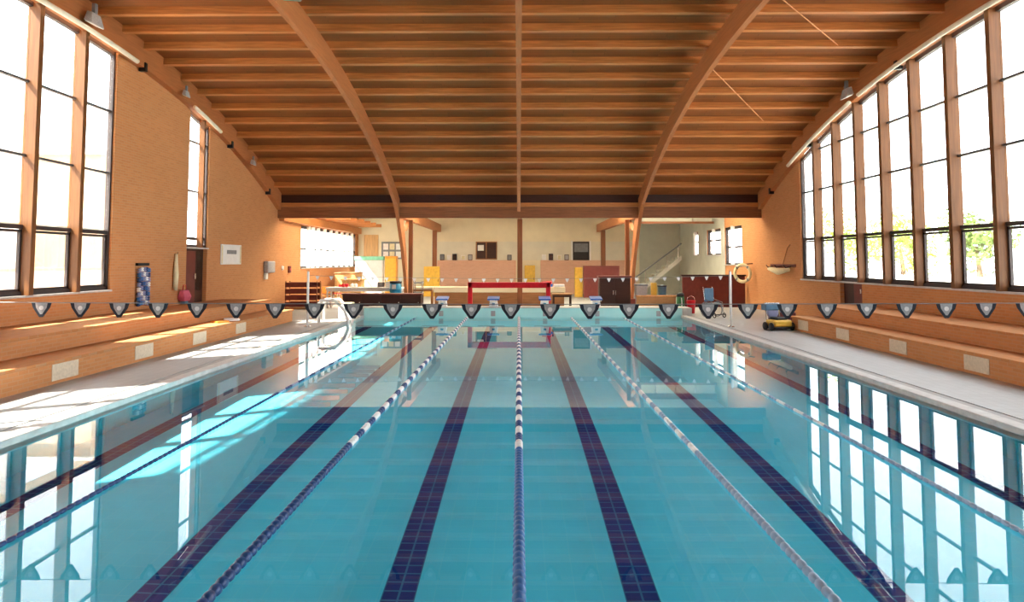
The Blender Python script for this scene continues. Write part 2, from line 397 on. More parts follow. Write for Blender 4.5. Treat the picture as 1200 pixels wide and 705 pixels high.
# ------------------------------------------------------------------ windows
def window(name, s, cuts, sill, bars, topf, panes=True, added_canopy=0, deep=.30, jamb=True, casement=True, thick=.15, mm='mullion'):
    """cuts: mullion y positions from far to near (ends are jambs); bars: glazing bar heights; topf: head height"""
    a, b = cuts[-1], cuts[0]; xo = s*(WX+.12)
    fr = MB()
    for yy in (a, b):
        q = .07 if yy == a else -.07
        vault_slab(fr, s*WX+s*.06, s*WX+s*.18, min(yy, yy+q), max(yy, yy+q), lambda y: sill, topf, .5)
    vault_slab(fr, s*WX+s*.06, s*WX+s*.18, a, b, lambda y: topf(y)-.14, lambda y: topf(y), .4)
    root = struct(fr.build(name, 'frame_dark'))
    B((s*(WX-.06), a-.02, sill-.05), (s*(WX+.22), b+.02, sill)).build('sill', 'coping', root, .008)
    B((s*(WX+.06), a, sill), (s*(WX+.18), b, sill+.09)).build('bottom_rail', 'frame_dark', root)
    for yy in cuts[1:-1]:
        mb = MB(); vault_slab(mb, s*(WX-.12), s*(WX-.12+deep), yy-thick/2, yy+thick/2, lambda y: sill, lambda y: topf(y)+.02, .3)
        mb.build('mullion', mm, root, .008)
    if added_canopy: B((s*(WX+.2), a-.3, bars[0]+.02), (s*(WX+.22+added_canopy), b+.3, bars[0]+.10)).build('added_canopy', 'offwhite', root, .01)  # ledge added outside to keep sun off the lower panes and shape its patches
    for i in range(len(cuts)-1):
        y1, y0 = cuts[i]-thick/2, cuts[i+1]+thick/2
        for k, z in enumerate(bars):
            if z > min(topf(y0), topf(y1))-.25: continue
            h = .048 if (k == 0) else .028
            B((s*(WX+.08), y0, z-h), (s*(WX+.17), y1, z+h)).build('transom' if k == 0 else 'glazing_bar', 'frame_dark' if k == 0 else 'barmetal', root)
        if casement:
            c = MB(); z0, z1 = sill+.09, bars[0]-.065
            for p, q in (((y0, z0), (y0+.06, z1)), ((y1-.06, z0), (y1, z1)), ((y0, z0), (y1, z0+.06)), ((y0, z1-.06), (y1, z1))):
                c.box((s*(WX+.1), p[0], p[1]), (s*(WX+.17), q[0], q[1]))
            c.build('casement', 'frame_dark', root)
        if not panes: continue          # sashes tilted right out of the way: open to the air
        zz = [sill] + [z for z in bars if z <= min(topf(y0), topf(y1))-.25]
        for k, z in enumerate(zz):
            hi = (lambda y, q=zz[k+1] if k+1 < len(zz) else None: (q if q else topf(y)-.1))
            mb = MB(); vault_slab(mb, xo, xo+s*.012, y0, y1, lambda y: z, hi, .5)
            mb.build('pane', 'glass', root)
    return root
tf = lambda y: zs(y)+.26
window('window_1', -1, [19.05, 17.5, 15.8, 14.07], SILL-.06, [3.09, 4.72, 6.43], tf, added_canopy=.72)
window('window_2', -1, [10.2, 8.55, 6.9, 5.2], SILL-.06, [3.09, 4.72, 6.43], tf, added_canopy=.72)
w3 = window('window_3', -1, [24.95, 24.3, 23.4], 2.79, [3.09, 4.72, 6.43], tf, deep=.2, casement=False, thick=.09)
window('window_4', 1, RB, SILL+.02, [3.17, 5.0, 6.52], tf)
window('window_5', -1, [47.85, 46.5, 45.2, 43.9, 42.6, 41.3, 40.0, 38.7, 37.7, 36.9, 35.72], 1.97, [2.95], lambda y: 4.14, deep=.2, casement=False, thick=.10, mm='whitemetal')
window('window_6', 1, [38.0, 36.5, 35.07], 2.14, [3.05], lambda y: 4.12, deep=.2, casement=False, thick=.16, mm='whitemetal')
window('window_7', 1, [41.57, 40.05, 38.65], 2.68, [3.5], lambda y: 4.12, deep=.2, casement=False, thick=.1, mm='whitemetal')
window('window_8', 1, [44.7, 44.1, 43.5], 2.68, [3.5], lambda y: 4.12, deep=.2, casement=False, thick=.06, mm='whitemetal')
window('window_9', -1, [2.8, 2.05, 1.3], SILL, [3.09, 4.72, 6.43], tf, deep=.2, casement=False, thick=.09)

# doors in the side walls
d = struct(B((-WX-.20, 23.4, DK), (-WX-.14, 24.95, 2.79)).build('door_1', 'darkwood'))
B((-WX-.14, 24.4, 1.3), (-WX-.12, 24.85, 2.65)).build('glazing', 'glass', d)
B((-WX-.14, 23.42, .9), (-WX-.08, 24.25, 2.66)).build('leaf', 'maroon', d, .01)
B((-WX-.08, 24.12, 1.7), (-WX-.02, 24.18, 1.9)).build('handle', 'steel', d, .01)
d = struct(B((WX+.14, 22.95, DK), (WX+.20, 24.5, SILL+.02)).build('door_2', 'darkwood'))
B((WX+.09, 23.05, .9), (WX+.14, 23.7, 1.58)).build('leaf', 'maroon', d, .01)
B((WX+.04, 23.12, 1.25), (WX+.09, 23.18, 1.4)).build('handle', 'steel', d, .008)
# far wall openings
d = struct(B((3.73, YF-.08, 2.0), (4.87, YF-.021, 3.67)).build('door_3', 'black'))
B((3.62, YF-.1, 2.0), (3.73, YF-.021, 3.73)).build('jamb', 'white', d); B((4.87, YF-.1, 2.0), (4.98, YF-.021, 3.73)).build('jamb', 'white', d)
B((3.82, YF-.1, 2.95), (4.78, YF-.08, 3.55)).build('glazing', 'winglass', d)
d = struct(B((-2.98, YF-.1, 2.43), (-1.5, YF-.021, 3.67)).build('window_10', 'midwood'))
B((-2.22, YF-.13, 2.51), (-1.56, YF-.1, 3.6)).build('shutter', 'darkwood', d)
B((-2.9, YF-.13, 2.51), (-2.28, YF-.1, 3.6)).build('shutter', 'darkwood', d)
nt_ = B((-2.84, YF-.14, 3.04), (-2.42, YF-.131, 3.43)).build('paper_notice', 'white'); tag(nt_, 'white paper notice on the brown shuttered opening in the far wall', 'notice')

# pale ducts following the window heads
def duct(s, a, b, label):
    mb = MB().tube([(s*(WX-.30), yy, zs(yy)+.16) for yy in ys(a, b, .5)], .065, 10)
    tag(mb.build('duct', 'pipe', None, 0, True), label, 'duct')
duct(-1, 13.6, 19.5, 'pale round duct curving over the big left windows')
duct(-1, 23.05, 25.15, 'short pale duct over the narrow left window')
duct(1, 5.4, 22.2, 'pale round duct over the nearer right windows')
duct(1, 22.8, 28.15, 'pale round duct over the far right windows, below the floodlight')

# ------------------------------------------------------------------ benches
def bench(s, xr, xm, label, vents, yend):
    t = thing('brick_bench', label, 'bench', (0, 0, DK))
    L_ = yend - (YA+1)
    B((s*xr, YA+1, 0), (s*WX-s*.002, yend, .38)).build('lower_tier', 'brick', t)
    B((s*(xr-.04), YA+.98, .38), (s*(xm+.02), yend+.02, .44)).build('seat', 'tread', t, .012)
    B((s*xm, YA+1, .38), (s*WX-s*.002, yend, .76)).build('upper_tier', 'brick', t)
    B((s*(xm-.04), YA+.98, .76), (s*WX-s*.002, yend+.02, .82)).build('seat', 'tread', t, .012)
    for y in vents:
        v = B((s*(xr-.012), y-.38, .06), (s*xr, y+.38, .36)).build('vent_panel', 'stone', t, .004)
bench(-1, 8.45, 9.3, 'long two-step brick bench along the left wall', [7.6, 10.35, 13.1, 15.85, 18.6, 21.35], 26.2)
bench(1, 9.0, 9.8, 'long two-step brick bench along the right wall', [5.5, 8.35, 11.2, 14.0, 16.85, 19.7, 22.4], 23.3)

# ------------------------------------------------------------------ lane ropes
def rope(x, label, near_mat, far_a, far_b, split, k_=.82):
    t = thing('lane_rope', label, 'lane rope', (x, 0, 0))
    MB().tube([(0, Y0+.02, .02), (0, Y1-.02, .02)], .008, 6).build('cable', 'steel', t)
    def floats(a, b):
        mb = MB(); n = max(2, int(round((b-a)/.11))); prof = []
        for i in range(n):
            p = a+(b-a)*i/n; q = (b-a)/n
            prof += [(.022*k_, p), (.058*k_, p+q*.12), (.062*k_, p+q*.45), (.058*k_, p+q*.78), (.022*k_, p+q*.92)]
        return mb.lathe(prof, (0, 0, .018), 'Y', 9)
    floats(Y0+.25, split).build('float_string', near_mat, t, 0, True)
    y = split; k = 0
    while y < Y1-.6:
        floats(y, y+.355).build('float', far_a if k % 2 == 0 else far_b, t, 0, True); y += .36; k += 1
rope(0.0, 'lane rope down the middle of the pool, blue near and white beaded beyond', 'ropeblue', 'ropewhite', 'ropenavy', 8.7)
rope(-2.12, 'lane rope just left of the middle, navy near and white beaded beyond', 'ropenavy', 'ropewhite', 'ropenavy', 8.9, .72)
rope(2.14, 'lane rope just right of the middle, pale blue near and white beyond', 'ropepale', 'ropewhite', 'ropepale', 8.6, .6)
rope(-4.2, 'dark lane rope nearest the left pool edge', 'ropenavy', 'ropenavy', 'ropepale', 12, .38)
rope(4.27, 'pale lane rope nearest the right pool edge', 'ropepale', 'ropewhite', 'ropepale', 10, .4)

# ------------------------------------------------------------------ flag lines
def pole(x, y, h, label, z=DK):
    t = thing('flag_pole', label, 'pole', (x, y, z))
    MB().lathe([(.12, 0), (.12, .02), (.05, .05), (.042, .06)], n=14).build('base', 'steel', t, 0, False)
    MB().lathe([(.042, .02), (.042, h), (.03, h+.02)], n=12).build('shaft', 'whitemetal', t, 0, True)
    MB().torus((0, 0, h+.03), .03, .008, 'Y', 12, 6).build('eye', 'steel', t)
pole(-7.22, 24, 1.86, 'white pole at the left deck holding the far white flags')
pole(7.2, 24, 1.86, 'white pole at the right deck holding the far white flags')
pole(-8.1, 9.2, 1.75, 'white pole at the left deck holding the nearer dark flags')
pole(8.3, 9.2, 1.75, 'white pole at the right deck holding the nearer dark flags')
def flag_line(y, xa, xb, z, sag, xs, wid, hgt, m1, m2, label):
    t = thing('flag_line', label, 'flag line', (0, y, 0))
    zz = lambda x: z - sag*(1-((x-(xa+xb)/2)/((xb-xa)/2))**2)
    MB().tube([(x, 0, zz(x)) for x in [xa+(xb-xa)*i/24 for i in range(25)]], .006, 6).build('cord', 'greymid', t)
    outer = [(-wid/2, 0), (wid/2, 0), (wid*.42, -hgt*.35), (wid*.09, -hgt), (-wid*.09, -hgt), (-wid*.42, -hgt*.35)]
    inner = [(-wid*.30, -.004), (wid*.30, -.004), (wid*.26, -hgt*.35), (wid*.05, -hgt*.80), (-wid*.05, -hgt*.80), (-wid*.26, -hgt*.35)]
    first = None
    for i, x in enumerate(xs):
        if first is None:
            p = MB().prism(outer, 'Y', -.002, .002).build('pennant', m1, t); p.location = (x, 0, zz(x))
            if m2:
                q = MB().prism(inner, 'Y', -.0035, .0035).build('centre', m2, p)
                MB().lathe([(.030, -.005), (.030, .005)], (0, 0, -hgt*.36), 'Y', 14).build('emblem', 'whitecloth', p)
            first = p
        else:
            p = copy_tree(first, t); p.location = (x, 0, zz(x))
flag_line(9.2, -8.04, 8.24, 1.78, .03, [-6.28+.5145*k for k in range(27)], .27, .19, 'charcoal', 'greycloth', 'string of dark and grey pennants across the pool, nearest the viewer')
flag_line(24, -7.165, 7.145, 1.82, .10, [-6.9+.475*k for k in range(30)], .13, .13, 'whitecloth', None, 'string of small white pennants across the far end of the pool')

# ------------------------------------------------------------------ starting blocks
def block(x, label):
    t = thing('starting_block', label, 'starting block', (x, Y1+.55, EW+.012))
    MB().loft([[(-.19, -.20, 0), (.19, -.20, 0), (.19, .25, 0), (-.19, .25, 0)], [(-.14, -.24, .30), (.14, -.24, .30), (.14, .24, .34), (-.14, .24, .34)]]).build('pedestal', 'ropewhite', t, .015)
    MB().loft([[(-.25, -.34, .28), (.25, -.34, .28), (.25, .32, .36), (-.25, .32, .36)], [(-.25, -.34, .35), (.25, -.34, .35), (.25, .32, .43), (-.25, .32, .43)]]).build('platform', 'blue', t, .015)
    MB().tube([(-.18, -.36, .30), (-.18, -.42, .26), (.18, -.42, .26), (.18, -.36, .30)], .014, 8).build('grip', 'steel', t)
    B((-.06, -.222, .08), (.06, -.195, .2)).build('number_plate', 'cyanblue', t)
for x, l in zip(LANES[1:5], ('leftmost of the four blue-topped starting blocks on the end wall', 'blue-topped starting block left of the centre rope on the end wall',
                             'blue-topped starting block right of the centre rope on the end wall', 'rightmost of the four blue-topped starting blocks on the end wall')):
    block(x, l)

# ------------------------------------------------------------------ pool ladder, left far corner
t = thing('pool_ladder', 'pair of curved white handrails at the far left pool corner', 'ladder', (PL, 25.8, DK))
for dy in (0, .65):
    pth = [(-.95, dy, 0), (-.95, dy, .45)] + [(-.70-.25*math.cos(a), dy, .62+.25*math.sin(a)) for a in [PI*i/8*.5 for i in range(1, 5)]] + [(-.35, dy, .80), (.0, dy, .42), (.12, dy, .1), (.12, dy, -.9)]
    MB().tube(pth, .055, 10).build('handrail', 'whitemetal', t, 0, True)
for k in range(3): B((.06, .02, -.25-.28*k), (.2, .63, -.21-.28*k)).build('step', 'steel', t)
t = thing('lift_platform', 'white padded block beside the curved handrails at the left corner', 'platform', (-6.75, 27.6, DK))
B((-.28, -.3, .0), (.28, .3, .55)).build('body', 'white', t, .05); B((-.24, -.26, .55), (.24, .26, .62)).build('pad', 'paleyellow', t, .03)

# ------------------------------------------------------------------ red goal and the clutter of the far deck
t = thing('water_polo_goal', 'red padded goal frame standing on the far deck', 'goal', (-.42, 30.45, DK))
for x in (-1.69, 1.69):
    B((x-.10, -.1, 0), (x+.10, .1, 1.33)).build('goalpost', 'red', t, .03)
    MB().bar((x, .1, 1.2), (x, 1.0, .05), .05, .05).build('stay', 'red', t)
B((-1.79, -.1, 1.08), (1.79, .1, 1.33)).build('crossbar', 'red', t, .03)
B((-1.8, .97, .02), (1.8, 1.03, .08)).build('rear_bar', 'whitemetal', t)
t = thing('low_partition', 'low timber partition with a cream top behind the red goal', 'partition', (-.2, 34.2, DK))
B((-3.9, 0, 0), (2.4, .2, .72)).build('panel', 'midwood', t); B((-3.95, -.1, .72), (2.45, .3, .99)).build('top', 'cream', t, .02)
t = thing('long_cabinet', 'low dark wooden cabinet at the left of the far deck', 'cabinet', (-5.9, 30.45, DK))
B((-1.75, 0, .0), (1.65, .6, .78)).build('body', 'darkwood', t); B((-1.8, -.05, .78), (1.7, .65, .83)).build('top', 'maroon', t, .01)
for k in range(4):
    dd = B((-1.72+.85*k, -.02, .04), (-.92+.85*k, 0, .74)).build('door', 'darkwood', t, .006); MB().lathe([(.015, 0), (.02, -.03)], (-1.0+.85*k, -.02, .45), 'Y', 8).build('knob', 'steel', dd)
def table(x, y, lx, ly, h, label, tm, lm, name='table', top_t=.06):
    t = thing(name, label, 'table', (x, y, DK))
    B((-lx/2, -ly/2, h-top_t), (lx/2, ly/2, h)).build('tabletop', tm, t, .012)
    for sx in (-1, 1):
        for sy in (-1, 1):
            B((sx*(lx/2-.07)-.035, sy*(ly/2-.07)-.035, 0), (sx*(lx/2-.07)+.035, sy*(ly/2-.07)+.035, h-top_t)).build('leg', lm, t)
    B((-lx/2+.06, -ly/2+.05, h-top_t-.1), (lx/2-.06, ly/2-.05, h-top_t)).build('apron', lm, t)
table(-7.35, 33.6, 3.6, .8, 1.0, 'long white table behind the low dark cabinet', 'white', 'whitemetal', top_t=.1)
table(-4.75, 34.6, 1.1, .6, .98, 'short cream table between the left arch foot and the partition', 'cream', 'midwood', top_t=.12)
table(1.95, 31.9, .9, .6, .78, 'small wooden table right of the red goal', 'midwood', 'darkwood')
# chairs
def chair(x, y, rz, label, cm):
    t = thing('chair', label, 'chair', (x, y, DK), rz)
    B((-.22, -.22, .42), (.22, .22, .46)).build('seat', cm, t, .012)
    B((-.21, .18, .56), (.21, .215, .92)).build('backrest', cm, t, .012)
    for sx in (-1, 1):
        B((sx*.19-.018, -.2, 0), (sx*.19+.018, -.165, .42)).build('leg', 'steel', t)
        B((sx*.19-.018, .18, 0), (sx*.19+.018, .215, .58)).build('leg', 'steel', t)
chair(-9.9, 36.2, .5, 'orange chair under the far left window strip, nearest the wall', 'orange')
chair(-9.3, 38.3, 2.6, 'yellow chair behind the long white table, below the window strip', 'yellow')
chair(-10.1, 39.2, -.7, 'red chair deepest in the corner below the window strip', 'red')
# crate stack / boxes in the sunlit corner
t = thing('storage_chest', 'tan wooden chest in the sunlit corner beneath the left window strip', 'chest', (-10.1, 41.6, DK))
B((-.6, -.9, 0), (.6, .9, 1.5)).build('body', 'tanwood', t, .02); B((-.64, -.94, 1.5), (.64, .94, 1.58)).build('lid', 'midwood', t, .02)
t = thing('storage_locker', 'white locker with a mint green top in the far left corner', 'locker', (-9.7, 45.6, DK))
B((-.9, -.3, 0), (.9, .3, 2.3)).build('body', 'white', t, .02); B((-.95, -.34, 2.3), (.95, .34, 2.55)).build('top', 'mint', t, .02)
for k in range(2): B((-.85+.88*k, -.32, .1), (-.03+.88*k, -.3, 2.2)).build('door', 'white', t, .01)
t = thing('noticeboard', 'grey noticeboard with pale sheets on the far left wall', 'noticeboard', (-8.77, YF-.06, 3.06))
B((-.75, 0, -.6), (.75, .05, .6)).build('board', 'greymid', t, .01)
for k in range(6):
    B((-.62+.44*(k % 3), -.012, -.5+.55*(k//3)), (-.28+.44*(k % 3), 0, -.08+.55*(k//3))).build('sheet', ('whitecloth', 'paleyellow', 'white')[k % 3], t)
t = thing('orange_cabinet', 'upright orange cabinet behind the left arch leg', 'cabinet', (-7.95, 43.7, DK))
B((-.36, -.3, 0), (.36, .3, 2.55)).build('body', 'orange', t, .02); B((-.32, -.32, .2), (.32, -.3, 2.4)).build('door', 'yellow', t, .01)
t = thing('drum', 'blue plastic drum left of the arch foot on the far deck', 'drum', (-5.85, 33.0, 0))
t.location = (-5.75, 32.75, DK)
MB().lathe([(.26, 0), (.28, .03), (.28, .4), (.29, .42), (.28, .45), (.28, .9), (.29, .92), (.28, .95), (.27, 1.22), (.2, 1.26)], n=20).build('body', 'cyanblue', t, 0, True)
MB().lathe([(.285, 1.2), (.285, 1.3), (.1, 1.32)], n=20).build('lid', 'black', t)
B((-.12, -.297, .95), (.06, -.27, 1.15)).build('sticker', 'white', t)
t = thing('trolley', 'grey steel trolley between the drum and the left arch foot', 'trolley', (-4.72, 33.0, DK))
for z in (.2, .75, 1.2): B((-.2, -.25, z), (.2, .25, z+.05)).build('shelf', 'greymid', t)
for sx in (-1, 1):
    for sy in (-1, 1): B((sx*.19-.02, sy*.24-.02, .0), (sx*.19+.02, sy*.24+.02, 1.3)).build('leg', 'steel', t)
# kickboards
def slab(name, label, loc, size, mat, rz=0, cat='kickboard', tilt=0):
    mb = MB(); w_, d_, h_ = size
    pts = [(-w_/2, -d_/2), (w_/2, -d_/2), (w_/2, d_*.25)] + [(w_/2*math.cos(a), d_*.25+d_*.25*math.sin(a)) for a in [PI*i/8 for i in range(1, 8)]] + [(-w_/2, d_*.25)]
    o = mb.prism(pts, 'Z', 0, h_).build(name, mat, None, .006); o.location = loc; o.rotation_euler = (tilt, 0, rz)
    return tag(o, label, cat)
T0 = DK+.991
slab('kickboard', 'blue kickboard lying on the partition top behind the goal', (1.35, 34.3, T0), (.5, .36, .14), 'blue', .4)
slab('kickboard', 'red kickboard lying on top of the blue one behind the goal', (1.38, 34.3, T0+.142), (.46, .34, .12), 'red', -.2)
slab('kickboard', 'white kickboard lying at the right end of the partition top', (1.95, 34.3, T0), (.5, .38, .12), 'ropewhite', .1)
slab('kickboard', 'white kickboard lying on the lower step of the left bench', (-8.72, 21.3, DK+.441), (.42, .5, .06), 'ropewhite', .5)
slab('kickboard', 'orange kickboard beside the white one on the left bench', (-8.75, 20.6, DK+.441), (.4, .45, .05), 'orange', -.6)
# storage cupboard, right of the blocks
t = thing('cupboard', 'tall dark brown double-door cupboard on the far deck right of the blocks', 'cupboard', (4.45, 32.3, DK))
B((-.75, 0, 0), (.68, .6, 1.47)).build('body', 'darkwood', t, .01)
for k in range(2):
    dd = B((-.72+.70*k, -.03, .05), (-.06+.70*k, 0, 1.42)).build('door', 'darkwood', t, .008); B((-.13+.1*k, -.05, .7), (-.10+.1*k, -.03, .9)).build('handle', 'steel', dd)
B((-.8, -.04, 1.47), (.73, .62, 1.56)).build('cornice', 'maroon', t, .01)
t = thing('wall_cupboard', 'red-brown wooden cabinet standing behind the dark cupboard', 'cabinet', (5.1, 43.3, DK))
B((-1.1, 0, 0), (1.1, .5, 1.95)).build('body', 'maroon', t, .01); B((-1.05, -.02, .1), (0, 0, 1.85)).build('door', 'maroon', t, .01); B((.03, -.02, .1), (1.05, 0, 1.85)).build('door', 'maroon', t, .01)
# low brick wall right
t = thing('low_brick_wall', 'low orange brick wall at the right of the far deck', 'wall', (6.1, 31.2, DK))
B((-.85, 0, 0), (.85, .25, .66)).build('masonry', 'brick_x', t); B((-.88, -.03, .66), (.88, .28, .72)).build('coping', 'tread', t, .01)
t = thing('grey_bin', 'grey bin behind the low brick wall', 'bin', (5.6, 32.3, DK))
MB().loft([[(-.2, -.2, 0), (.2, -.2, 0), (.2, .2, 0), (-.2, .2, 0)], [(-.26, -.26, 1.1), (.26, -.26, 1.1), (.26, .26, 1.1), (-.26, .26, 1.1)]]).build('body', 'greycloth', t, .02); B((-.28, -.28, 1.1), (.28, .28, 1.2)).build('lid', 'greymid', t, .02)
t = thing('rolled_mat', 'tan rolled mat standing upright behind the low brick wall', 'mat', (6.15, 32.1, DK))
MB().lathe([(.14, 0), (.14, 1.25), (.10, 1.25), (.10, 1.2)], n=16).build('roll', 'yellow', t, 0, False)
B((-.145, -.145, .5), (.145, -.1, .56)).build('strap', 'black', t)
t = thing('tall_bin', 'dark blue-grey bin at the right behind the low brick wall', 'bin', (6.55, 32.2, DK))
MB().lathe([(.16, 0), (.2, 1.05), (.21, 1.1), (.06, 1.16)], n=16).build('body', 'steelblue', t, 0, True); MB().lathe([(.215, 1.08), (.215, 1.13)], n=16).build('rim', 'black', t)
t = thing('kit_bag', 'green upright kit bag with a black top near the right corner', 'bag', (6.85, 30.4, DK))
t.location = (7.02, 30.62, DK)
MB().lathe([(.13, 0), (.17, .05), (.18, .4), (.16, .72), (.1, .78)], n=16).build('body', 'green', t, 0, True); MB().lathe([(.165, .7), (.15, .84), (.05, .87)], n=16).build('top', 'black', t, 0, True)
MB().tube([(.0, -.17, .65), (0, -.24, .5), (0, -.24, .3), (0, -.17, .15)], .018, 6).build('strap', 'white', t)
t = thing('bucket', 'bright red bucket at the right corner of the far deck', 'bucket', (7.42, 30.4, DK))
MB().lathe([(.15, 0), (.19, .52), (.2, .55), (.18, .55), (.17, .5)], n=18).build('body', 'red', t, 0, True); MB().tube([(-.19, 0, .5), (-.14, 0, .68), (0, 0, .74), (.14, 0, .68), (.19, 0, .5)], .012, 6).build('handle', 'steel', t)
# wheeled chair
t = thing('wheeled_chair', 'wheeled chair with a blue-grey back at the right deck', 'chair', (7.75, 28.2, DK), .5)
B((-.24, .18, .62), (.24, .24, 1.15)).build('backrest', 'steelblue', t, .03); B((-.24, -.25, .5), (.24, .2, .57)).build('seat', 'greymid', t, .02)
for sx in (-1, 1):
    MB().torus((sx*.3, .08, .31), .28, .025, 'X', 22, 8).build('wheel', 'greymid', t); MB().torus((sx*.26, -.35, .1), .08, .02, 'X', 14, 6).build('caster', 'black', t)
    MB().tube([(sx*.24, -.35, .18), (sx*.24, -.28, .6), (sx*.24, .2, .72), (sx*.24, .28, 1.2)], .016, 6).build('side_frame', 'steel', t)
B((-.2, -.5, .12), (.2, -.36, .15)).build('footrest', 'black', t)
# more of the far-deck furniture
t = thing('low_partition', 'maroon low partition in the right corner behind the wheeled chair', 'partition', (9.3, 34.4, DK))
B((-1.3, 0, 0), (1.75, .12, 1.5)).build('panel', 'maroon', t, .01); B((-1.35, -.04, 1.5), (1.8, .16, 1.58)).build('cap', 'darkwood', t, .01)
for k, (x, y_, h, l) in enumerate(((-5.55, 44.6, 1.9, 'mustard cabinet against the far left timber post'), (.75, 47.9, 1.95, 'mustard cabinet against the far wall, in the gap of the brick dado'), (3.75, 44.0, 1.85, 'narrow mustard cabinet left of the red-brown cabinet'))):
    t = thing('mustard_cabinet', l, 'cabinet', (x, y_, DK)); w_ = (.5, .36, .24)[k]
    B((-w_, 0, 0), (w_, .4, h)).build('body', 'yellow', t, .015); B((-w_+.03, -.02, .1), (w_-.03, 0, h-.08)).build('door', 'yellow', t, .01); B((w_-.1, -.05, h*.5), (w_-.07, -.02, h*.5+.15)).build('handle', 'black', t)
t = thing('crate', 'brown wooden crate beside the left white pole, against the wall', 'crate', (-10.15, 33.0, DK))
B((-.75, -.35, 0), (.75, .35, .08)).build('base', 'midwood', t)
for k in range(4):
    for yy in (-.35, .31): B((-.75, yy, .12+.3*k), (.75, yy+.04, .34+.3*k)).build('board', 'maroon', t, .005)
for sx in (-.75, .70):
    for yy in (-.31, .26): B((sx, yy, .08), (sx+.05, yy+.05, 1.3)).build('corner_post', 'midwood', t)
t = thing('crate', 'tan wooden box standing behind the long white table, nearer the window strip', 'crate', (-8.6, 36.4, DK))
B((-.5, -.4, 0), (.5, .4, 1.25)).build('body', 'tanwood', t, .02); B((-.54, -.44, 1.25), (.54, .44, 1.32)).build('lid', 'tanwood', t, .01); B((-.2, -.42, .8), (.2, -.4, .9)).build('handle_slot', 'darkwood', t)
for k, (x, y_, c, l) in enumerate(((-8.3, 33.5, 'red', 'small red float on the left end of the long white table'), (-7.9, 33.6, 'ropewhite', 'small white float beside the red one on the long white table'), (-6.6, 33.6, 'greymid', 'grey box on the long white table'), (-6.2, 33.5, 'white', 'white box on the long white table beside the grey one'))):
    t = thing('box' if k > 1 else 'pull_float', l, 'box' if k > 1 else 'float', (x, y_, DK+1.001))
    if k > 1:
        B((-.16, -.12, 0), (.16, .12, .22)).build('body', c, t, .01); B((-.17, -.13, .22), (.17, .13, .26)).build('lid', 'offwhite', t, .008)
    else:
        for q in (-1, 1): MB().lathe([(.04, -.11), (.085, -.08), (.085, .08), (.04, .11)], (q*.08, 0, .085), 'Y', 14).build('lobe', c, t, 0, True)
        B((-.04, -.07, .05), (.04, .07, .12)).build('web', c, t)
# stair at right
t = thing('staircase', 'grey staircase with a sloping handrail before the right end of the far wall', 'staircase', (7.47, 46.6, DK))
for k in range(9):
    B((.35*k, -.5, .28*k+.1), (.35*k+.36, .5, .28*k+.26)).build('step', 'greygreen', t)
MB().prism([(0, 0), (.35, 0), (3.2, 2.3), (3.2, 2.6)], 'Y', -.55, -.5).build('stringer', 'offwhite', t)
MB().tube([(0, -.55, 1.05), (3.2, -.55, 3.4)], .05, 8).build('handrail', 'greymid', t)
for k in range(5): MB().tube([(.1+.72*k, -.55, .2+.53*k), (.1+.72*k, -.55, 1.1+.53*k)], .02, 6).build('baluster', 'steel', t)
# clerestory boards over the right annexe
t = thing('clerestory_panel', 'row of pale panels under the ceiling at the far right', 'panel', (8.5, 39.5, 4.43))
B((-2.0, 0, 0), (2.5, .08, .12)).build('rail', 'beamwood', t); B((-2.0, 0, .58), (2.5, .08, .9)).build('rail', 'beamwood', t)
for k in range(4): B((-1.95+1.1*k, .02, .12), (-.92+1.1*k, .05, .58)).build('panel', 'greygreen', t)
# picture frames on the brick ledge
xs_ = [-5.3, -4.82, -4.44, -3.84, -3.36, -.6, 1.73, 2.22, 2.8, 3.3]
for k, x in enumerate(xs_):
    t = thing('picture_frame', 'small picture frame on the far brick ledge, %s' % ('leftmost', 'second from left', 'third from left', 'fourth from left', 'fifth from left', 'sixth from left', 'fourth from right', 'third from right', 'second from right', 'rightmost')[k] + ' of ten', 'picture frame', (x, YF-.12, 2.381), 0, 'picture frames on the far ledge')
    if k == 5: t.location.x = -.65
    hh = (.42, .36, .44, .34, .4, .38, .4, .45, .36, .4)[k]
    B((-.15, 0, 0), (.15, .04, hh)).build('frame', ('black', 'whitecloth', 'charcoal', 'whitecloth', 'darkwood')[k % 5], t, .008); B((-.11, -.006, .04), (.11, 0, hh-.04)).build('picture', ('greymid', 'white', 'darkwood', 'paleyellow', 'greycloth')[k % 5], t)

# ------------------------------------------------------------------ left wall furnishings
t = thing('rope_coil', 'spare blue and white lane rope hung doubled on the left wall', 'lane rope', (-WX+.09, 20.6, 1.02))
B((-.088, -.32, 1.16), (-.01, .32, 1.24)).build('hook_rail', 'black', t)
for j, yy in enumerate((-.26, -.13, 0, .13, .26)):
    for k in range(8):
        mb = MB(); zc = 1.12-.14*k - (.03 if j in (0, 4) else 0)
        mb.lathe([(.02, zc-.13), (.06, zc-.115), (.063, zc-.08), (.03, zc-.07), (.06, zc-.055), (.06, zc-.015), (.02, zc)], (0, yy, 0), 'Z', 10)
        mb.build('float', ('lilac', 'ropenavy', 'ropewhite', 'ropeblue', 'lilac')[(j*2+k*3) % 5], t, 0, True)
t = thing('sign_board', 'white board with a small dark panel on the left brick wall', 'sign', (-WX+.002, 27.0, 2.57))
B((0, -.95, -.38), (.04, .95, .38)).build('board', 'white', t, .01)
B((.04, -.45, .02), (.048, .45, .17)).build('display', 'greymid', t, .02)
for yy in (-.86, .86): B((.04, yy-.05, -.34), (.046, yy+.05, .34)).build('edge_strip', 'paleyellow', t)
t = thing('wall_box', 'pale grey box with a hanging tube on the left brick wall', 'box', (-WX+.002, 30.95, 1.70))
